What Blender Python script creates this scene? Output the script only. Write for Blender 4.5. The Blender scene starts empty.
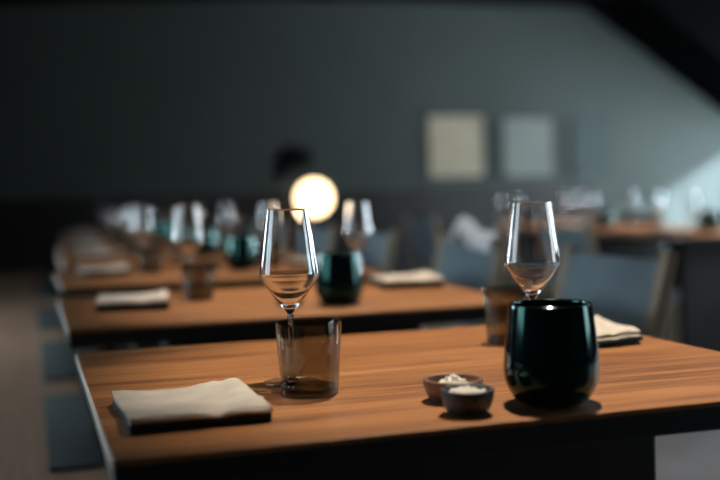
import bpy, bmesh, math, random
from mathutils import Vector, Matrix, noise
random.seed(7)
S = bpy.context.scene
COL = S.collection

# ------------------------------------------------------------------ camera
F_PX = 1050.0
YAW, PITCH, ROLL = math.radians(17.596), math.radians(2.372), 0.026
cd = bpy.data.cameras.new('camera'); cam = bpy.data.objects.new('camera', cd); COL.objects.link(cam)
fw = Vector((math.sin(YAW)*math.cos(PITCH), math.cos(YAW)*math.cos(PITCH), -math.sin(PITCH)))
rt = Vector((math.cos(YAW), -math.sin(YAW), 0)); up = rt.cross(fw)
r2 = rt*math.cos(ROLL) - up*math.sin(ROLL); u2 = up*math.cos(ROLL) + rt*math.sin(ROLL)
m = Matrix((r2, u2, -fw)).transposed().to_4x4(); m.translation = (0, 0, 0.989)
cam.matrix_world = m
cd.sensor_width = 36; cd.lens = 36*F_PX/720
cd.clip_start = 0.05; cd.clip_end = 100
cd.dof.use_dof = True; cd.dof.focus_distance = 1.345; cd.dof.aperture_fstop = 1.95
S.camera = cam

# ------------------------------------------------------------------ world, sun, spots, exposure
S.view_settings.view_transform = 'Standard'; S.view_settings.look = 'None'
S.view_settings.exposure = 0.0; S.view_settings.gamma = 1.0; S.view_settings.use_curve_mapping = False
w = bpy.data.worlds.new('sky'); S.world = w; w.use_nodes = True
w.node_tree.nodes['Background'].inputs[0].default_value = (0.55, 0.75, 1, 1)
w.node_tree.nodes['Background'].inputs[1].default_value = 0.8
try:
    S.cycles.transparent_max_bounces = 32
    S.cycles.max_bounces = 10
    S.cycles.sample_clamp_indirect = 6
except Exception: pass

def light(name, kind, loc, direction, energy, color, **k):
    d = bpy.data.lights.new(name, kind); o = bpy.data.objects.new(name, d); COL.objects.link(o)
    o.location = loc; o.rotation_euler = Vector(direction).to_track_quat('-Z', 'Y').to_euler()
    d.energy = energy; d.color = color
    for a, b in k.items(): setattr(d, a, b)
    if kind == 'SPOT': d.cycles.is_caustics_light = True
    return o
SUN = 34
light('daylight_sun', 'SUN', (12, 4, 6), (-1, 0.5, -0.57), SUN, (0.72, 0.88, 1.0), angle=math.radians(5))

TABLES = []   # x0, y0, width, depth
X0S = [0.069, 0.069, 0.09, 0.13, 0.16, 0.20, 0.24, 0.28]
for k in range(8):
    TABLES.append((X0S[k], 0.99 + 1.06*k, 0.885 if k == 0 else 0.985, 0.745))
RTABLES = [(3.07, 4.40 + 1.06*k, 0.9, 0.745) for k in range(3)]
WARM = (1.0, 0.85, 0.68)
def table_spot(x0, y0, wd, dp, energy):
    # ceiling track spot, a little behind and to the right of its table
    c = Vector((x0 + wd*0.69, y0 + dp*0.5, 0.75)); p = Vector((c.x + 0.22, c.y + 0.36, 2.93))
    light('ceiling_or_fill_spot', 'SPOT', p, c - p, energy, WARM, spot_size=math.radians(34), spot_blend=0.7, shadow_soft_size=0.03)
for k, t in enumerate(TABLES): table_spot(*t, (370, 360, 230, 130, 90, 65, 50, 50)[k])
for t in RTABLES: table_spot(*t, 460)
# added fill spot over the aisle, to brighten its floor and the white cloth
light('ceiling_or_fill_spot', 'SPOT', (1.9, 3.3, 2.95), (0.04, 0.0, -1), 120, (1.0, 0.93, 0.84), spot_size=math.radians(36), spot_blend=0.7, shadow_soft_size=0.03)

# ------------------------------------------------------------------ materials
def new_mat(name):
    mt = bpy.data.materials.new(name); mt.use_nodes = True
    return mt, mt.node_tree.nodes, mt.node_tree.links
def principled(name, col, rough=0.5, metal=0.0, var=0.0, scale=20, bump=0.0, bscale=200, stretch=(1, 1, 1), **k):
    mt, N, L = new_mat(name); b = N['Principled BSDF']
    b.inputs['Base Color'].default_value = (*col, 1); b.inputs['Roughness'].default_value = rough; b.inputs['Metallic'].default_value = metal
    for a, v in k.items():
        b.inputs[a.replace('_', ' ')].default_value = v
    tc = N.new('ShaderNodeTexCoord'); mp = N.new('ShaderNodeMapping'); mp.inputs['Scale'].default_value = stretch
    L.new(tc.outputs['Object'], mp.inputs[0])
    nz = N.new('ShaderNodeTexNoise'); nz.inputs['Scale'].default_value = scale; nz.inputs['Detail'].default_value = 5
    L.new(mp.outputs[0], nz.inputs['Vector'])
    cr = N.new('ShaderNodeValToRGB')
    cr.color_ramp.elements[0].color = (*[c*(1-var) for c in col], 1); cr.color_ramp.elements[1].color = (*[min(1, c*(1+var)) for c in col], 1)
    cr.color_ramp.elements[0].position = 0.3; cr.color_ramp.elements[1].position = 0.7
    L.new(nz.outputs['Fac'], cr.inputs[0]); L.new(cr.outputs[0], b.inputs['Base Color'])
    if bump:
        n2 = N.new('ShaderNodeTexNoise'); n2.inputs['Scale'].default_value = bscale; L.new(mp.outputs[0], n2.inputs['Vector'])
        bp = N.new('ShaderNodeBump'); bp.inputs['Strength'].default_value = bump; bp.inputs['Distance'].default_value = 0.002
        L.new(n2.outputs['Fac'], bp.inputs['Height']); L.new(bp.outputs[0], b.inputs['Normal'])
    return mt
def wood(name, dark, mid, lightc, along='X', rough=0.42, sc=1.0):
    mt, N, L = new_mat(name); b = N['Principled BSDF']; b.inputs['Roughness'].default_value = rough
    tc = N.new('ShaderNodeTexCoord'); oi = N.new('ShaderNodeObjectInfo')
    add = N.new('ShaderNodeVectorMath'); add.operation = 'ADD'
    cx = N.new('ShaderNodeCombineXYZ'); mul = N.new('ShaderNodeMath'); mul.operation = 'MULTIPLY'; mul.inputs[1].default_value = 37.0
    L.new(oi.outputs['Random'], mul.inputs[0]); L.new(mul.outputs[0], cx.inputs[1]); L.new(mul.outputs[0], cx.inputs[0]); L.new(mul.outputs[0], cx.inputs[2])
    L.new(tc.outputs['Object'], add.inputs[0]); L.new(cx.outputs[0], add.inputs[1])
    def nz(scale, stretch, detail, dist=0.0):
        mp = N.new('ShaderNodeMapping'); s = list(stretch)
        if along == 'Y': s = [s[1], s[0], s[2]]
        if along == 'Z': s = [s[1], s[2], s[0]]
        mp.inputs['Scale'].default_value = s; L.new(add.outputs[0], mp.inputs[0])
        n = N.new('ShaderNodeTexNoise'); n.inputs['Scale'].default_value = scale*sc; n.inputs['Detail'].default_value = detail; n.inputs['Distortion'].default_value = dist
        L.new(mp.outputs[0], n.inputs['Vector']); return n
    a = nz(2.2, (0.5, 5.0, 5.0), 4, 0.6); f = nz(9, (0.6, 14, 14), 6)
    mx = N.new('ShaderNodeMath'); mx.operation = 'MULTIPLY_ADD'; mx.inputs[1].default_value = 0.45
    m2 = N.new('ShaderNodeMath'); m2.operation = 'MULTIPLY'; m2.inputs[1].default_value = 0.55
    L.new(f.outputs['Fac'], m2.inputs[0]); L.new(a.outputs['Fac'], mx.inputs[0]); L.new(m2.outputs[0], mx.inputs[2])
    cr = N.new('ShaderNodeValToRGB'); e = cr.color_ramp.elements
    e[0].position = 0.36; e[0].color = (*dark, 1); e[1].position = 0.64; e[1].color = (*lightc, 1)
    q = e.new(0.5); q.color = (*mid, 1)
    L.new(mx.outputs[0], cr.inputs[0]); L.new(cr.outputs[0], b.inputs['Base Color'])
    bp = N.new('ShaderNodeBump'); bp.inputs['Strength'].default_value = 0.12; bp.inputs['Distance'].default_value = 0.001
    L.new(f.outputs['Fac'], bp.inputs['Height']); L.new(bp.outputs[0], b.inputs['Normal'])
    return mt
def clear_glass(name, tint, f0=0.045, power=5.0, rough=0.0):
    # thin glass wall: Fresnel reflection (Schlick) over tinted transmission
    mt, N, L = new_mat(name); N.remove(N['Principled BSDF']); out = N['Material Output']
    g = N.new('ShaderNodeNewGeometry'); dt = N.new('ShaderNodeVectorMath'); dt.operation = 'DOT_PRODUCT'
    L.new(g.outputs['Incoming'], dt.inputs[0]); L.new(g.outputs['Normal'], dt.inputs[1])
    ab = N.new('ShaderNodeMath'); ab.operation = 'ABSOLUTE'; L.new(dt.outputs['Value'], ab.inputs[0])
    om = N.new('ShaderNodeMath'); om.operation = 'SUBTRACT'; om.inputs[0].default_value = 1; L.new(ab.outputs[0], om.inputs[1])
    pw = N.new('ShaderNodeMath'); pw.operation = 'POWER'; pw.inputs[1].default_value = power; L.new(om.outputs[0], pw.inputs[0])
    ma = N.new('ShaderNodeMath'); ma.operation = 'MULTIPLY_ADD'; ma.inputs[1].default_value = 1-f0; ma.inputs[2].default_value = f0; L.new(pw.outputs[0], ma.inputs[0])
    tr = N.new('ShaderNodeBsdfTransparent'); tr.inputs[0].default_value = (*tint, 1)
    gl = N.new('ShaderNodeBsdfGlossy'); gl.inputs['Roughness'].default_value = rough
    mx = N.new('ShaderNodeMixShader'); L.new(ma.outputs[0], mx.inputs[0]); L.new(tr.outputs[0], mx.inputs[1]); L.new(gl.outputs[0], mx.inputs[2])
    L.new(mx.outputs[0], out.inputs['Surface']); return mt
def emit(name, col, strength):
    mt, N, L = new_mat(name); b = N['Principled BSDF']; b.inputs['Base Color'].default_value = (*col, 1)
    b.inputs['Emission Color'].default_value = (*col, 1); b.inputs['Emission Strength'].default_value = strength
    return mt

M = {}
M['oak'] = wood('warm_oak', (0.12, 0.044, 0.014), (0.28, 0.114, 0.036), (0.42, 0.190, 0.066), 'X')
M['darkwood'] = wood('dark_stained_wood', (0.005, 0.0035, 0.0025), (0.008, 0.0055, 0.004), (0.013, 0.009, 0.0065), 'Z', 0.5)
M['palewood'] = wood('pale_ash', (0.26, 0.19, 0.125), (0.36, 0.27, 0.18), (0.45, 0.35, 0.25), 'Z', 0.5, 2)
M['benchwood'] = wood('bench_wood', (0.22, 0.13, 0.08), (0.29, 0.18, 0.115), (0.36, 0.23, 0.15), 'Y', 0.55)
M['bowlwood'] = wood('brown_bowl', (0.10, 0.040, 0.022), (0.16, 0.065, 0.036), (0.22, 0.10, 0.058), 'X', 0.5, 6)
M['slate'] = principled('slate_fabric', (0.19, 0.25, 0.28), 0.85, var=0.15, scale=60, bump=0.4, bscale=900)
M['cushion'] = principled('teal_cushion', (0.032, 0.044, 0.044), 0.9, var=0.15, scale=60, bump=0.4, bscale=900)
M['linen'] = principled('beige_linen', (0.49, 0.445, 0.385), 0.9, var=0.10, scale=35, bump=0.5, bscale=1400)
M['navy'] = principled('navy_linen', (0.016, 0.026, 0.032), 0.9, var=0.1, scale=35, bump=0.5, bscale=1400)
M['whitecloth'] = principled('white_cloth', (0.75, 0.76, 0.76), 0.9, var=0.05, scale=30, bump=0.3, bscale=900)
M['vase'] = principled('green_black_glaze', (0.0025, 0.007, 0.0075), 0.11, var=0.3, scale=12, Specular_IOR_Level=0.55, Specular_Tint=(0.20, 0.74, 0.62, 1))
M['blackbowl'] = principled('blue_black_stoneware', (0.030, 0.042, 0.056), 0.45, var=0.25, scale=60, bump=0.2, bscale=500)
M['edge'] = principled('edge_highlight_paint', (0.72, 0.70, 0.67), 0.4, var=0.05, scale=30)
M['salt'] = principled('salt', (0.82, 0.79, 0.72), 0.7, var=0.12, scale=400, bump=0.8, bscale=700)
M['glass'] = principled('clear_glass', (1, 1, 1), 0.0, Transmission_Weight=1.0, IOR=1.47)
M['thinglass'] = clear_glass('thin_clear_glass', (0.985, 0.99, 0.99))
M['smoke'] = clear_glass('smoked_glass', (0.70, 0.69, 0.65), 0.045)
M['smokebase'] = clear_glass('smoked_glass_base', (0.30, 0.29, 0.27), 0.07)
M['wallpaint'] = principled('grey_green_paint', (0.056, 0.070, 0.062), 0.8, var=0.05, scale=2)
M['darkpaint'] = principled('charcoal_paint', (0.030, 0.034, 0.040), 0.8, var=0.08, scale=2)
M['ceilpaint'] = principled('black_ceiling', (0.004, 0.0042, 0.0045), 0.9, var=0.1, scale=3, Specular_IOR_Level=0.0)
M['floor'] = principled('grey_floor', (0.22, 0.215, 0.22), 0.45, var=0.18, scale=3, bump=0.1, bscale=60)
M['blackmetal'] = principled('black_metal', (0.010, 0.010, 0.011), 0.4, var=0.2, scale=30)
M['winframe'] = principled('dark_window_frame', (0.02, 0.021, 0.023), 0.5, var=0.1)
for _n, _e in (('r0', 7.0), ('r1', 36.0), ('r2', 30.0), ('r3', 100.0), ('l0', 5.5), ('l1', 30.0)):
    M['pane_' + _n] = emit('daylight_pane_' + _n, (0.76, 0.90, 1.0), _e)
# PANES
M['globe'] = emit('lamp_globe', (1.0, 0.72, 0.40), 5.0)
M['print1'] = principled('cream_print', (0.44, 0.37, 0.26), 0.7, var=0.08, scale=6)
M['print2'] = principled('grey_print', (0.20, 0.215, 0.19), 0.7, var=0.08, scale=6)
M['print3'] = principled('blue_print', (0.030, 0.052, 0.050), 0.7, var=0.2, scale=6)

# ------------------------------------------------------------------ helpers
def link(name, bm, mat, parent=None, smooth=False, loc=None):
    me = bpy.data.meshes.new(name); bmesh.ops.recalc_face_normals(bm, faces=bm.faces[:]); 
    if smooth:
        for p in bm.faces: p.smooth = True
        for e in bm.edges:
            if len(e.link_faces) == 2 and e.calc_face_angle(0) > math.radians(38): e.smooth = False
    bm.to_mesh(me); bm.free()
    if mat: me.materials.append(mat)
    o = bpy.data.objects.new(name, me); COL.objects.link(o)
    if parent: o.parent = parent
    if loc: o.location = loc
    return o
def tag(o, label=None, cat=None, group=None, kind=None):
    if label: o['label'] = label
    if cat: o['category'] = cat
    if group: o['group'] = group
    if kind: o['kind'] = kind
    return o
def empty(name, loc=(0, 0, 0), rz=0):
    o = bpy.data.objects.new(name, None); COL.objects.link(o); o.location = loc; o.rotation_euler.z = rz; o.empty_display_size = 0.05
    return o
def copy_tree(o, parent=None):
    c = o.copy(); COL.objects.link(c)
    if parent: c.parent = parent
    for ch in list(o.children): copy_tree(ch, c)
    return c
def box(bm, a, b, bev=0.0, seg=2):
    a = Vector(a); b = Vector(b)
    vs = [bm.verts.new((x, y, z)) for x in (a.x, b.x) for y in (a.y, b.y) for z in (a.z, b.z)]
    fs = [bm.faces.new([vs[i] for i in q]) for q in ((0,1,3,2),(4,6,7,5),(0,4,5,1),(2,3,7,6),(0,2,6,4),(1,5,7,3))]
    if bev:
        es = list({e for f in fs for e in f.edges})
        bmesh.ops.bevel(bm, geom=es, offset=bev, segments=seg, profile=0.5, affect='EDGES')
def bar(bm, p, q, wx, wy, wx2=None, wy2=None, bev=0.0):
    # square bar between p and q with x / y half-widths
    wx2 = wx if wx2 is None else wx2; wy2 = wy if wy2 is None else wy2
    p = Vector(p); q = Vector(q)
    lo = [bm.verts.new(p + Vector((sx*wx, sy*wy, 0))) for sx, sy in ((-1,-1),(1,-1),(1,1),(-1,1))]
    hi = [bm.verts.new(q + Vector((sx*wx2, sy*wy2, 0))) for sx, sy in ((-1,-1),(1,-1),(1,1),(-1,1))]
    fs = [bm.faces.new(lo[::-1]), bm.faces.new(hi)] + [bm.faces.new((lo[i], lo[(i+1) % 4], hi[(i+1) % 4], hi[i])) for i in range(4)]
    if bev:
        bmesh.ops.bevel(bm, geom=list({e for f in fs for e in f.edges}), offset=bev, segments=2, profile=0.5, affect='EDGES')
def lathe(bm, prof, seg=48, close=False):
    rings = []
    for r, z in prof:
        if r < 1e-6: rings.append([bm.verts.new((0, 0, z))])
        else: rings.append([bm.verts.new((r*math.cos(2*math.pi*i/seg), r*math.sin(2*math.pi*i/seg), z)) for i in range(seg)])
    prs = list(zip(rings, rings[1:])) + ([(rings[-1], rings[0])] if close else [])
    for a, b in prs:
        for i in range(seg):
            j = (i+1) % seg
            q = [a[i % len(a)], a[j % len(a)], b[j % len(b)], b[i % len(b)]]
            u = []
            for v in q:
                if v not in u: u.append(v)
            if len(u) > 2: bm.faces.new(u)
def spline(pts, n=8):
    # Catmull-Rom through profile points
    out = []
    P = [pts[0]] + list(pts) + [pts[-1]]
    for i in range(1, len(P)-2):
        for k in range(n):
            t = k/n; r = []
            for c in range(2):
                a, b, d, e = P[i-1][c], P[i][c], P[i+1][c], P[i+2][c]
                r.append(0.5*((2*b) + (d-a)*t + (2*a-5*b+4*d-e)*t*t + (-a+3*b-3*d+e)*t**3))
            out.append((max(r[0], 0), r[1]))
    out.append(pts[-1]); return out
def tube(bm, pts, r, seg=10):
    rings = []
    pts = [Vector(p) for p in pts]
    for i, p in enumerate(pts):
        t = (pts[min(i+1, len(pts)-1)] - pts[max(i-1, 0)]).normalized()
        a = t.orthogonal().normalized() if i == 0 else (a - t*a.dot(t)).normalized()
        b = t.cross(a)
        rings.append([bm.verts.new(p + r*(math.cos(2*math.pi*k/seg)*a + math.sin(2*math.pi*k/seg)*b)) for k in range(seg)])
    for A, B in zip(rings, rings[1:]):
        for k in range(seg): bm.faces.new((A[k], A[(k+1) % seg], B[(k+1) % seg], B[k]))
    bm.faces.new(rings[0][::-1]); bm.faces.new(rings[-1])

# ------------------------------------------------------------------ the room
XL, XR, YF, YB, ZC = -1.5, 8.6, -3.2, 10.5, 3.03
TH = 0.2
def struct(name, label, boxes, mat):
    bm = bmesh.new()
    for a, b in boxes: box(bm, a, b)
    return tag(link(name, bm, mat), label, None, None, 'structure')
struct('floor', 'grey matt floor of the dining room', [((XL-TH, YF-TH, -0.1), (XR+TH, YB+2.4, 0))], M['floor'])
struct('ceiling', 'black ceiling above the dining room', [((XL-TH, YF-TH, ZC), (XR+TH, YB+2.4, ZC+0.1))], M['ceilpaint'])
# back wall: straight behind the pictures, bench end bent away from the windows to darken it
bm = bmesh.new(); cols = []
for q in [4.2 - 0.25*i for i in range(25)][::-1] + [XR+TH]:
    yy = YB + 0.05*max(0, 4.2-q)**2
    cols.append([bm.verts.new(p) for p in ((q, yy, 0), (q, yy, ZC), (q, yy+0.2, ZC), (q, yy+0.2, 0))])
for a, b in zip(cols, cols[1:]):
    for q in range(4): bm.faces.new((a[q], a[(q+1) % 4], b[(q+1) % 4], b[q]))
bm.faces.new(cols[0]); bm.faces.new(cols[-1])
tag(link('wall_back', bm, M['wallpaint'], None, True), 'grey green painted wall behind the lamp and pictures', None, None, 'structure')
# dark panelling along its foot, one board beside the other
tr = empty('trim_1', (0, YB, 0)); tag(tr, 'dark wood panelling along the foot of the back wall', None, None, 'structure')
def wy(q): return YB + 0.05*max(0, 4.2-q)**2
q = -1.45
while q < 5.9:
    bm = bmesh.new(); a, b = q, q+0.41
    v = [bm.verts.new((x, y - YB, z)) for z in (0, 1.05) for x, y in ((a, wy(a)-0.04), (b, wy(b)-0.04), (b, wy(b)-0.002), (a, wy(a)-0.002))]
    for f in ((0, 1, 2, 3), (7, 6, 5, 4), (0, 4, 5, 1), (1, 5, 6, 2), (2, 6, 7, 3), (3, 7, 4, 0)): bm.faces.new([v[i] for i in f])
    link('panel', bm, M['darkwood'], tr); q += 0.42
struct('wall_front', 'dark wall behind the camera', [((XL-TH, YF-TH, 0), (XR+TH, YF, ZC))], M['darkpaint'])
def wall_with_openings(name, label, x0, x1, ops, mat):
    # ops: (y0, y1, z0, z1), sorted
    bx = []; y = YF
    for a, b, lo, hi in ops:
        bx += [((x0, y, 0), (x1, a, ZC)), ((x0, a, 0), (x1, b, lo)), ((x0, a, hi), (x1, b, ZC))]; y = b
    bx.append(((x0, y, 0), (x1, YB + (2.2 if x0 < 0 else 0), ZC)))
    return struct(name, label, bx, mat)
OPS_R = [(-1.3, 1.0, 0.8, 2.6), (2.8, 4.3, 1.35, 2.4), (5.3, 6.4, 1.6, 2.4), (8.6, 9.1, 0.6, 2.2), (9.2, 10.25, 0.35, 1.92)]
OPS_L = [(1.5, 2.5, 0.95, 1.75), (4.0, 5.1, 1.0, 1.5)]
wall_with_openings('wall_right', 'charcoal wall with tall narrow windows', XR, XR+TH, OPS_R, M['darkpaint'])
wall_with_openings('wall_left', 'charcoal wall along the bench side', XL-TH, XL, OPS_L, M['darkpaint'])
def window(n, x, y0, y1, z0, z1, pane, nm):
    o = empty('window_%d' % n, (x, (y0+y1)/2, z0)); tag(o, None, None, None, 'structure')
    W = y1-y0; H = z1-z0; bm = bmesh.new(); f = 0.015
    for a, b in (((-0.03, -W/2, 0), (0.03, -W/2+f, H)), ((-0.03, W/2-f, 0), (0.03, W/2, H)), ((-0.03, -W/2, 0), (0.03, W/2, f)), ((-0.03, -W/2, H-f), (0.03, W/2, H))): box(bm, a, b)
    for i in range(1, nm): box(bm, (-0.03, -W/2+W*i/nm-0.02, 0), (0.03, -W/2+W*i/nm+0.02, H))
    link('window_frame', bm, M['winframe'], o)
    if pane:
        for i in range(nm):
            bm = bmesh.new(); box(bm, (-0.006, -W/2+W*i/nm+0.01, f), (0.006, -W/2+W*(i+1)/nm-0.01, H-f)); link('pane', bm, pane, o)
for i, (a, b, lo, hi) in enumerate(OPS_R): window(i+1, XR+0.04, a, b, lo, hi, M['pane_r%d' % i] if i < 4 else None, 1)
for i, (a, b, lo, hi) in enumerate(OPS_L): window(6+i, XL-0.04, a, b, lo, hi, M['pane_l%d' % i], 1)
# enclosed underside of a stair, falling to the right along the back wall
bm = bmesh.new()
sl = (1.893-3.113)/(7.801-5.915)
xa = 5.915 + (ZC-3.113)/sl; xb = 7.95; zb = 3.113 + sl*(xb-5.915)
vs = [bm.verts.new((x, y, z)) for y in (9.5, YB) for x, z in ((xa, ZC), (xb, zb), (xb, ZC))]
for q in ((0, 1, 2), (3, 5, 4), (0, 3, 4, 1), (1, 4, 5, 2), (2, 5, 3, 0)): bm.faces.new([vs[i] for i in q])
tag(link('stair_soffit', bm, M['ceilpaint']), 'black sloping underside of a stair at the upper right', None, None, 'structure')

# ------------------------------------------------------------------ bench with cushions
bench = empty('bench', (-0.13, 5.0, 0))
bm = bmesh.new(); box(bm, (-0.27, -5.6, 0.40), (0.268, 3.9, 0.45), 0.008); link('seat', bm, M['benchwood'], bench)
bm = bmesh.new(); box(bm, (-0.26, -5.55, 0.06), (0.20, 3.85, 0.40)); link('base', bm, M['darkwood'], bench)
tag(bench, 'long brown wooden bench running beside the tables at the left', 'bench')
for i, (a, b) in enumerate(((2.18, 3.02), (3.31, 4.24), (4.64, 5.62), (6.35, 7.6))):
    bm = bmesh.new(); box(bm, (-0.055, -(b-a)/2, 0), (0.055, (b-a)/2, 0.012), 0.005)
    c = link('seat_pad', bm, M['cushion'], None, True, (0.080 + 0.004*i, (a+b)/2, 0.4502))
    tag(c, ['dark teal seat pad on the bench, nearest and largest in view', 'dark teal seat pad on the bench, second from the front in view',
            'dark teal seat pad on the bench, third from the front in view', 'dark teal seat pad at the far end of the bench'][i], 'cushion', 'dark pads on the bench')

# ------------------------------------------------------------------ builders
def make_table(wd, dp):
    t = empty('dining_table')
    bm = bmesh.new(); box(bm, (0, 0, 0.744), (wd, dp, 0.75), 0.0007, 2); link('tabletop', bm, M['oak'], t).cycles.is_caustics_receiver = True
    bm = bmesh.new(); box(bm, (-0.0025, 0.001, 0.739), (-0.0001, dp-0.001, 0.7492), 0.0006); link('highlight_strip', bm, M['edge'], t)  # pale strip paints in the window highlight along the left edge
    bm = bmesh.new(); box(bm, (0.0, 0.0, 0.718), (wd, dp, 0.744), 0.001); link('edge_frame', bm, M['darkwood'], t)
    cx, cy = wd/2 + 0.03, dp/2
    bm = bmesh.new(); box(bm, (cx-0.36, cy-0.22, 0.700), (cx+0.36, cy+0.22, 0.718), 0.003); link('support_plate', bm, M['darkwood'], t)
    bm = bmesh.new(); box(bm, (cx-0.30, cy-0.08, 0.035), (cx+0.30, cy+0.08, 0.700), 0.006); link('pedestal', bm, M['darkwood'], t)
    bm = bmesh.new(); box(bm, (cx-0.31, cy-0.26, 0.0), (cx+0.31, cy+0.26, 0.035), 0.008); link('base', bm, M['darkwood'], t)
    return t
def make_wine_glass():
    t = empty('wine_glass')
    out = [(0.0045, 0.0895), (0.0075, 0.0945), (0.0165, 0.106), (0.0285, 0.1225), (0.0370, 0.1345), (0.0388, 0.1385), (0.0384, 0.1430), (0.0360, 0.160), (0.0330, 0.182), (0.0295, 0.2075), (0.02740, 0.2222), (0.02715, 0.2239), (0.0270, 0.225)]
    inn = [(max(r-0.0011, 0), z+0.0004) for r, z in out[::-1]]
    inn = [(0.0268, 0.2254), (0.0264, 0.2254), (0.0261, 0.2250)] + inn[1:-2] + [(0.0055, 0.0985), (0, 0.0972)]
    bm = bmesh.new(); lathe(bm, [(0, 0.0895)] + out + inn, 56); link('bowl', bm, M['glass'], t, True).cycles.is_caustics_caster = True
    bm = bmesh.new(); lathe(bm, [(0, 0.0035)] + spline([(0.0075, 0.0036), (0.0045, 0.0085), (0.0036, 0.02), (0.0034, 0.05), (0.0036, 0.075), (0.0046, 0.0895)], 5) + [(0, 0.0895)], 20); link('stem', bm, M['glass'], t, True)
    bm = bmesh.new(); lathe(bm, [(0, 0), (0.0355, 0), (0.0368, 0.0006), (0.0366, 0.0014), (0.024, 0.0022), (0.0075, 0.0036), (0, 0.0042)], 56); link('foot', bm, M['thinglass'], t, True)
    return t
def make_tumbler():
    t = empty('tumbler')
    R0, R1, H = 0.0345, 0.0412, 0.089
    prof = [(R0, 0.0035), (R0 + (R1-R0)*0.1, 0.011), (R1-0.0004, H-0.002), (R1-0.0004, H-0.0006), (R1-0.001, H), (R1-0.0017, H-0.0008), (R0-0.0005, 0.011)]
    bm = bmesh.new(); lathe(bm, prof, 56, close=True); link('wall', bm, M['smoke'], t, True)
    bm = bmesh.new(); lathe(bm, [(0, 0), (R0-0.003, 0), (R0-0.0007, 0.001), (R0-0.0002, 0.0034), (R0-0.0012, 0.0104), (0.02, 0.0095), (0, 0.009)], 56); link('base', bm, M['smokebase'], t, True)
    return t
def make_vase():
    o = spline([(0.033, 0.0), (0.0395, 0.004), (0.0465, 0.013), (0.0518, 0.025), (0.0536, 0.039), (0.0530, 0.056), (0.0510, 0.076), (0.0487, 0.095), (0.0468, 0.110)], 4)
    prof = [(0, 0)] + o + [(0.0463, 0.1125), (0.0448, 0.1134), (0.0432, 0.1125), (0.0427, 0.110)] + [(r-0.0045, z+0.003) for r, z in o[::-4][1:]] + [(0, 0.004)]
    bm = bmesh.new(); lathe(bm, prof, 64); return link('vase', bm, M['vase'], None, True)
def make_bowl(name, R, H, foot, mat, wall=0.003):
    o = spline([(foot, 0), (foot+0.4*(R-foot), 0.10*H), (foot+0.75*(R-foot), 0.35*H), (R*0.985, 0.75*H), (R, H)], 4)
    i = [(max(r-wall, 0), max(z, 0.004)) for r, z in o[::-1]]
    bm = bmesh.new(); lathe(bm, [(0, 0)] + o + [(R-wall*0.5, H+0.0008)] + i + [(0, 0.004)], 40); return link(name, bm, mat, None, True)
def make_salt(R, z0, h, seed, rough=0.0016, shift=0.0):
    bm = bmesh.new(); seg = 36; rings = 12; prev = None
    c = bm.verts.new((0, 0, z0+h)); rows = [[c]]
    for k in range(1, rings+1):
        f = k/rings; row = []
        for s in range(seg):
            a = 2*math.pi*s/seg
            x, y = R*f*math.cos(a), R*f*math.sin(a)
            z = z0 + h*max(0, math.cos(f*math.pi/2))**0.9 + (noise.noise(Vector((x*300+seed, y*300, 0)))*rough + noise.noise(Vector((x*900+seed, y*900, 3)))*rough*0.7)*(1-f**4)
            row.append(bm.verts.new((x, y, z)))
        rows.append(row)
    for a, b in zip(rows, rows[1:]):
        for s in range(seg):
            q = [a[s % len(a)], a[(s+1) % seg % len(a)], b[(s+1) % seg], b[s]]
            u = []
            [u.append(v) for v in q if v not in u]
            bm.faces.new(u)
    # flakes on the heap
    rnd = random.Random(seed)
    for _ in range(60):
        a = rnd.random()*6.28; f = rnd.random()**0.6*0.85; s = 0.0006+rnd.random()*0.0010
        x, y = R*f*math.cos(a), R*f*math.sin(a); z = z0 + h*max(0, math.cos(f*math.pi/2))**0.9 + rough*0.5
        mtx = Matrix.Translation((x, y, z)) @ Matrix.Rotation(rnd.random()*3, 4, Vector((rnd.random(), rnd.random(), rnd.random())).normalized()) @ Matrix.Diagonal((s, s, s*0.7, 1))
        bmesh.ops.create_cube(bm, size=2, matrix=mtx)
    return link('salt', bm, M['salt'], None, False)
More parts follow.
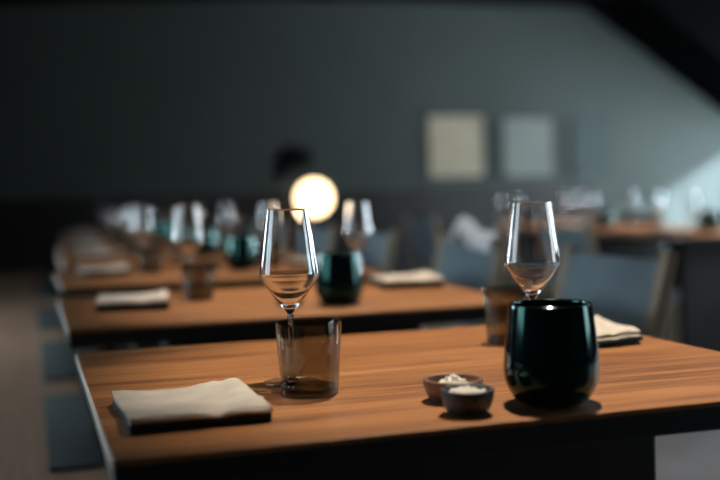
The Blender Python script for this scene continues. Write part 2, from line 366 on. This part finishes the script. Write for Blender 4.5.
def make_napkin(wx, ly, layers, seed, hgt=0.0036, wave=1.0, skew=0.0, two=0.62):
    # one cloth folded to and fro: serpentine in y-z, drawn out along x
    t = 0.0030; pts = []; nseg = 18; rnd = random.Random(seed)
    for k in range(layers):
        z = t*0.5 + hgt*k
        ins0 = rnd.uniform(0, 0.004); ins1 = rnd.uniform(0, 0.004)
        ys = [-ly/2+ins0 + (ly-ins0-ins1)*i/nseg for i in range(nseg+1)]
        if k % 2: ys = ys[::-1]
        row = [(y, z) for y in ys]
        if k:
            py, pz = pts[-1]; s = 1 if row[0][0] > 0 else -1
            for a in (30, 90, 150):
                pts.append(((py+row[0][0])/2 + s*hgt*0.55*math.sin(math.radians(a)), (pz+z)/2 - hgt/2*math.cos(math.radians(a))))
        pts += row
    n = len(pts); bm = bmesh.new(); NX = 26; rows = []
    zt = t + hgt*(layers-1)
    for ix in range(NX+1):
        u = ix/NX; x = -wx/2 + wx*u; A = []; B = []
        for i, (y, z) in enumerate(pts):
            ty = pts[min(i+1, n-1)][0]-pts[max(i-1, 0)][0]; tz = pts[min(i+1, n-1)][1]-pts[max(i-1, 0)][1]
            l = math.hypot(ty, tz) or 1; ny, nz = -tz/l, ty/l
            v = (y/ly + 0.5)
            def put(yy, zz):
                h = max(0, min(1, zz/zt))
                dip = -0.0050*math.exp(-((u-0.45)/0.26)**2 - ((v-0.75)/0.38)**2) + 0.0040*math.exp(-((u-1.0)/0.22)**2)*v + 0.0022*math.exp(-((v-0.16)/0.12)**2) - 0.002*math.exp(-((u-0.62-0.25*v)/0.05)**2)
                wv = wave*(dip + 0.0022*noise.noise(Vector((x*22+seed, yy*22, 1.3))) + 0.0008*noise.noise(Vector((x*70+seed, yy*70, zz*200))))
                xx = x + (0.0035*noise.noise(Vector((seed*3.1, zz*260, yy*14))) + 0.002*noise.noise(Vector((seed, zz*700, 4))))*(abs(u-0.5)*2)**3 + skew*yy
                y2 = yy + 0.0025*noise.noise(Vector((x*25, zz*150, seed)))
                return (xx, y2, max(0.0003, zz + wv*h**1.5))
            A.append(bm.verts.new(put(y+ny*t/2, z+nz*t/2))); B.append(bm.verts.new(put(y-ny*t/2, z-nz*t/2)))
        rows.append(A + B[::-1])
    m_ = len(rows[0])
    for a, b in zip(rows, rows[1:]):
        for i in range(m_):
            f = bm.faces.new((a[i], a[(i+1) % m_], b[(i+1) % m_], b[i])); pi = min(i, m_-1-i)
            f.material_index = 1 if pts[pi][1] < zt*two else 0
    for r in (rows[0], rows[-1]):
        for i in range(n-1):
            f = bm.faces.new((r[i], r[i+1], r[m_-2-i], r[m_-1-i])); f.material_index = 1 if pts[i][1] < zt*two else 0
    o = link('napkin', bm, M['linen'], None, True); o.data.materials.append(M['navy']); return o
def make_chair():
    # faces -x; origin under the seat centre
    t = empty('dining_chair')
    bm = bmesh.new(); box(bm, (-0.22, -0.225, 0.435), (0.20, 0.225, 0.475), 0.014, 3); link('seat', bm, M['slate'], t, True)
    bm = bmesh.new(); box(bm, (-0.205, -0.215, 0.385), (0.195, 0.215, 0.435), 0.005); link('seat_frame', bm, M['palewood'], t)
    for s in (-1, 1):
        bm = bmesh.new(); bar(bm, (-0.195, s*0.205, 0), (-0.185, s*0.20, 0.435), 0.014, 0.014, 0.019, 0.019, 0.003); link('leg', bm, M['palewood'], t)
        bm = bmesh.new()
        bar(bm, (0.245, s*0.215, 0), (0.205, s*0.222, 0.44), 0.015, 0.014, 0.021, 0.018, 0.003)
        link('leg', bm, M['palewood'], t)
        bm = bmesh.new(); bar(bm, (0.205, s*0.222, 0.44), (0.295, s*0.235, 0.84), 0.021, 0.018, 0.014, 0.020, 0.004); link('back_post', bm, M['palewood'], t)
    # curved upholstered back panel between the posts
    bm = bmesh.new(); ny, nz = 10, 8; F = []; B = []
    for j in range(nz+1):
        z = 0.53 + 0.285*j/nz; xx = 0.205 + 0.09*(z-0.44)/0.40
        rf = []; rb = []
        for i in range(ny+1):
            v = -1 + 2*i/ny; y = v*(0.212 + 0.012*(z-0.53)/0.285); cv = 0.022*(1-v*v); puff = 0.010*(1-v**6)*(1-(2*j/nz-1)**6)
            rf.append(bm.verts.new((xx - 0.012 + cv - puff, y, z))); rb.append(bm.verts.new((xx + 0.010 + cv, y, z)))
        F.append(rf); B.append(rb)
    for j in range(nz):
        for i in range(ny):
            bm.faces.new((F[j][i], F[j][i+1], F[j+1][i+1], F[j+1][i])); bm.faces.new((B[j][i], B[j+1][i], B[j+1][i+1], B[j][i+1]))
    for i in range(ny):
        bm.faces.new((F[0][i], B[0][i], B[0][i+1], F[0][i+1])); bm.faces.new((F[nz][i], F[nz][i+1], B[nz][i+1], B[nz][i]))
    for j in range(nz):
        bm.faces.new((F[j][0], F[j+1][0], B[j+1][0], B[j][0])); bm.faces.new((F[j][ny], B[j][ny], B[j+1][ny], F[j+1][ny]))
    link('backrest', bm, M['slate'], t, True)
    return t

# ------------------------------------------------------------------ place everything
used = {}
def place(key, builder, loc, rz, label, cat, group=None):
    if key not in used: o = used[key] = builder()
    else: o = copy_tree(used[key])
    o.location = loc; o.rotation_euler.z = rz
    for k in ('label', 'category', 'group', 'kind'):
        if k in o: del o[k]
    tag(o, label, cat, group); return o
Z = 0.7501
ORD = ['nearest', 'second', 'third', 'fourth', 'fifth', 'sixth', 'seventh', 'eighth']
def tname(k): return 'the nearest table' if k == 0 else 'the %s table of the bench row' % ORD[k]
for k, (x0, y0, wd, dp) in enumerate(TABLES):
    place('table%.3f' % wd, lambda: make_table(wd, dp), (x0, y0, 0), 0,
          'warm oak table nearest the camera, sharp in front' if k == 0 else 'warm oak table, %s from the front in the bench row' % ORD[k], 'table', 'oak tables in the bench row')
for k, (x0, y0, wd, dp) in enumerate(RTABLES):
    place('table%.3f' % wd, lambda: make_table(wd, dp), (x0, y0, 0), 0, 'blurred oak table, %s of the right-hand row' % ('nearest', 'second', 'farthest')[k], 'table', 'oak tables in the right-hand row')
def glass(x, y, label, rz=0): return place('glass', make_wine_glass, (x, y, Z), rz, label, 'wine glass', 'clear wine glasses')
def tumbler(x, y, label): return place('tumbler', make_tumbler, (x, y, Z), 0, label, 'tumbler', 'smoked glass tumblers')
def vase(x, y, label): return place('vase', make_vase, (x, y, Z), 0, label, 'vase', 'dark green glazed vases')
# nearest table
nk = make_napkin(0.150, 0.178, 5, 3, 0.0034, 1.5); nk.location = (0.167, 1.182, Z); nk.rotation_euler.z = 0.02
tag(nk, 'folded beige napkin with dark lower layers, left on the nearest table', 'napkin', 'folded linen napkins')
glass(0.322, 1.323, 'sharp clear wine glass behind the smoked tumbler on the nearest table')
tumbler(0.322, 1.232, 'sharp smoked tumbler in front of the wine glass, right of the napkin')
o = make_bowl('bowl', 0.035, 0.025, 0.020, M['bowlwood'], 0.0045); o.location = (0.465, 1.123, Z); tag(o, 'small brown bowl of salt behind the dark salt bowl', 'bowl', 'little salt bowls')
o = make_bowl('bowl', 0.0292, 0.0275, 0.016, M['blackbowl'], 0.0035); o.location = (0.449, 1.045, Z); tag(o, 'small blue-black stoneware bowl of salt at the front table edge', 'bowl', 'little salt bowls')
o = make_salt(0.0255, 0.0100, 0.0175, 5); o.location = (0.465, 1.123, Z); tag(o, 'heap of white flaky salt in the brown bowl', 'salt', None, 'stuff')
o = make_salt(0.0240, 0.0225, 0.0045, 9, 0.0010); o.location = (0.449, 1.045, Z); tag(o, 'level white salt filling the blue-black bowl', 'salt', None, 'stuff')
vase(0.560, 1.062, 'glossy green-black vase at the front edge of the nearest table')
glass(0.669, 1.320, 'sharp clear wine glass standing behind the green-black vase')
tumbler(0.724, 1.514, 'smoked tumbler half hidden behind the green-black vase')
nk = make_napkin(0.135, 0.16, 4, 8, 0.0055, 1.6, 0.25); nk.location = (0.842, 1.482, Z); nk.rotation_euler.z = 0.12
tag(nk, 'loosely folded beige napkin right of the green-black vase', 'napkin', 'folded linen napkins')
# second table
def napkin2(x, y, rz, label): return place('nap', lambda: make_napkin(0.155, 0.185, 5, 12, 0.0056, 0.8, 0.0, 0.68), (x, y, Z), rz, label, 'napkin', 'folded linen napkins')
napkin2(0.225, 2.43, -0.1, 'folded beige napkin at the left end of the second table')
tumbler(0.389, 2.525, 'blurred smoked tumbler at the left of the second table')
glass(0.385, 2.645, 'blurred wine glass behind the left tumbler of the second table')
vase(0.661, 2.246, 'blurred dark vase in the middle of the second table')
o = make_bowl('bowl', 0.033, 0.025, 0.020, M['blackbowl']); o.location = (0.556, 2.285, Z); tag(o, 'small dark bowl left of the vase on the second table', 'bowl', 'little salt bowls')
glass(0.846, 2.690, 'blurred wine glass behind the vase on the second table')
tumbler(0.770, 2.560, 'smoked tumbler hidden behind the vase of the second table')
napkin2(0.950, 2.60, -0.12, 'folded beige napkin at the chair end of the second table')
# the tables beyond
for k in range(2, 8):
    x0, y0, wd, dp = TABLES[k]; n = tname(k)
    napkin2(x0+0.15, y0+0.50+0.02*(k % 2), 0.05*(k % 3-1), 'folded beige napkin at the bench end of ' + n)
    tumbler(x0+0.305, y0+0.47, 'smoked tumbler on the bench half of ' + n)
    glass(x0+0.29+0.02*(k % 2), y0+0.575, 'clear wine glass on the bench half of ' + n)
    vase(x0+0.60, y0+0.40-0.06*(k % 2), 'dark vase in the middle of ' + n)
    place('bowl_far', lambda: make_bowl('bowl', 0.033, 0.025, 0.020, M['blackbowl']), (x0+0.48, y0+0.34, Z), 0, 'small dark bowl beside the vase on ' + n, 'bowl', 'little salt bowls')
    glass(x0+0.745, y0+0.62, 'clear wine glass on the chair half of ' + n)
    tumbler(x0+0.70, y0+0.50, 'smoked tumbler on the chair half of ' + n)
    napkin2(x0+0.87, y0+0.47, 0.04*(k % 3-1), 'folded beige napkin at the chair end of ' + n)
for k, (x0, y0, wd, dp) in enumerate(RTABLES):
    n = 'the %s table of the right-hand row' % ('nearest', 'second', 'farthest')[k]
    for (gx, gy), wh in zip(((0.17, 0.20), (0.20, 0.58), (0.66, 0.22), (0.70, 0.60)), ('front left', 'back left', 'front right', 'back right')):
        glass(x0+gx+0.02*k, y0+gy-0.02*k, 'clear wine glass at the %s of %s' % (wh, n))
    vase(x0+0.42, y0+0.40, 'dark vase in the middle of ' + n)
    napkin2(x0+0.15, y0+0.38, 0.03*k, 'folded beige napkin at the left end of ' + n)
    tumbler(x0+0.32, y0+0.30, 'smoked tumbler on the left half of ' + n)
# chairs
def chair(x, y, rz, label): return place('chair', make_chair, (x, y, 0), rz, label, 'chair', 'slate upholstered dining chairs')
CH = [(1.145, 2.37, 0.0, 'slate blue upholstered chair with pale wooden posts, behind the right napkin'),
      (1.225, 3.44, 0.05, 'slate blue upholstered chair with the white cloth over its back'),
      (1.23, 4.55, 0.0, 'slate chair at the fourth table of the bench row'),
      (1.26, 5.62, 0.04, 'slate chair at the fifth table of the bench row'),
      (1.29, 6.68, -0.03, 'slate chair at the sixth table of the bench row'),
      (1.33, 7.74, 0.0, 'slate chair at the seventh table of the bench row'),
      (1.36, 8.80, 0.0, 'slate chair at the eighth table of the bench row')]
for c in CH: chair(*c)
for k, (x0, y0, wd, dp) in enumerate(RTABLES):
    chair(x0-0.16, y0+0.36, math.pi + 0.06*(k-1), 'slate chair with its back to the bench row, at the %s right-hand table' % ('nearest', 'second', 'farthest')[k])
    chair(x0+wd+0.16, y0+0.36, 0.05*k, 'slate chair on the far side of the %s right-hand table' % ('nearest', 'second', 'farthest')[k])
# white cloth over the back of the second chair
bm = bmesh.new(); n = 22; g = []
base = Vector((1.225+0.288, 3.40, 0.823))
for i in range(n+1):
    row = []
    for j in range(n+1):
        u = i/n; v = j/n
        s = (u-0.30)*0.20; y = (v-0.5)*0.36
        edge = 0.03*math.sin(v*5+1)
        if abs(s) < 0.025: x, z = s, 0.030*math.cos(s/0.025*1.4)
        else:
            sg = 1 if s > 0 else -1; x = sg*(0.027 + 0.12*(abs(s)-0.025)); z = 0.005 - (abs(s)-0.025)*0.95
        z += 0.055*math.exp(-((v-0.80)/0.20)**2)*(1 if abs(s) < 0.09 else 0.6) + 0.012*noise.noise(Vector((u*4, v*5, 2)))
        x += 0.015*noise.noise(Vector((u*3, v*6, 7)))
        row.append(bm.verts.new((x, y, z)))
    g.append(row)
for i in range(n):
    for j in range(n): bm.faces.new((g[i][j], g[i+1][j], g[i+1][j+1], g[i][j+1]))
bmesh.ops.recalc_face_normals(bm, faces=bm.faces[:])
bmesh.ops.solidify(bm, geom=bm.faces[:], thickness=0.003)
tag(link('cloth', bm, M['whitecloth'], None, True, base), 'white cloth draped over the top of a slate chair back', 'cloth')
# globe floor lamp
lx, ly, lz = 2.356, 8.70, 0.986
t = empty('floor_lamp', (lx, ly, 0))
bm = bmesh.new(); lathe(bm, [(0, 0), (0.16, 0), (0.165, 0.008), (0.16, 0.02), (0.03, 0.028), (0, 0.028)], 36); link('base', bm, M['blackmetal'], t, True)
bm = bmesh.new(); tube(bm, [(-0.20, 0.10, 0.02), (-0.20, 0.10, 0.8), (-0.20, 0.10, 1.25), (-0.19, 0.09, 1.33), (-0.15, 0.07, 1.37), (-0.08, 0.04, 1.36), (-0.02, 0.01, 1.28), (0, 0, 1.16)], 0.012); 
tube(bm, [(0, 0, 0.02), (-0.1, 0.05, 0.03), (-0.2, 0.1, 0.03)], 0.012); link('pole', bm, M['blackmetal'], t, True)
bm = bmesh.new(); bmesh.ops.create_uvsphere(bm, u_segments=32, v_segments=20, radius=0.155, matrix=Matrix.Translation((0, 0, lz))); link('globe', bm, M['globe'], t, True)
bm = bmesh.new(); lathe(bm, [(0.02, 0.075), (0.07, 0.06), (0.13, 0.0), (0.165, -0.09), (0.160, -0.09), (0.125, -0.004), (0.067, 0.054), (0.02, 0.069)], 36, close=True)
h = link('shade', bm, M['blackmetal'], t, True, (-0.20, 0.06, 1.34)); h.rotation_euler = (0, -0.5, 0); h.scale = (1.3, 1.3, 1.3)
tag(t, 'black floor lamp with a glowing warm globe', 'lamp')
# pictures on the back wall
for i, (xa, xb, za, zb, pm, lab) in enumerate(((4.12, 4.76, 1.17, 1.83, 'print1', 'cream framed picture on the back wall, leftmost of three'), (5.00, 5.60, 1.16, 1.80, 'print2', 'grey framed picture on the back wall, middle of three'), (5.84, 6.28, 1.15, 1.80, 'print3', 'narrow blue framed picture on the back wall, rightmost of three'))):
    t = empty('framed_picture', ((xa+xb)/2, YB-0.001, za)); W = (xb-xa)/2; H = zb-za; f = 0.015
    bm = bmesh.new()
    for a, b in (((-W-f, -0.03, -f), (-W, 0, H+f)), ((W, -0.03, -f), (W+f, 0, H+f)), ((-W, -0.03, -f), (W, 0, 0)), ((-W, -0.03, H), (W, 0, H+f))): box(bm, a, b)
    link('frame', bm, M['blackmetal'], t)
    bm = bmesh.new(); box(bm, (-W, -0.015, 0), (W, 0, H)); link('print', bm, M[pm], t)
    tag(t, lab, 'picture', 'pictures on the back wall')
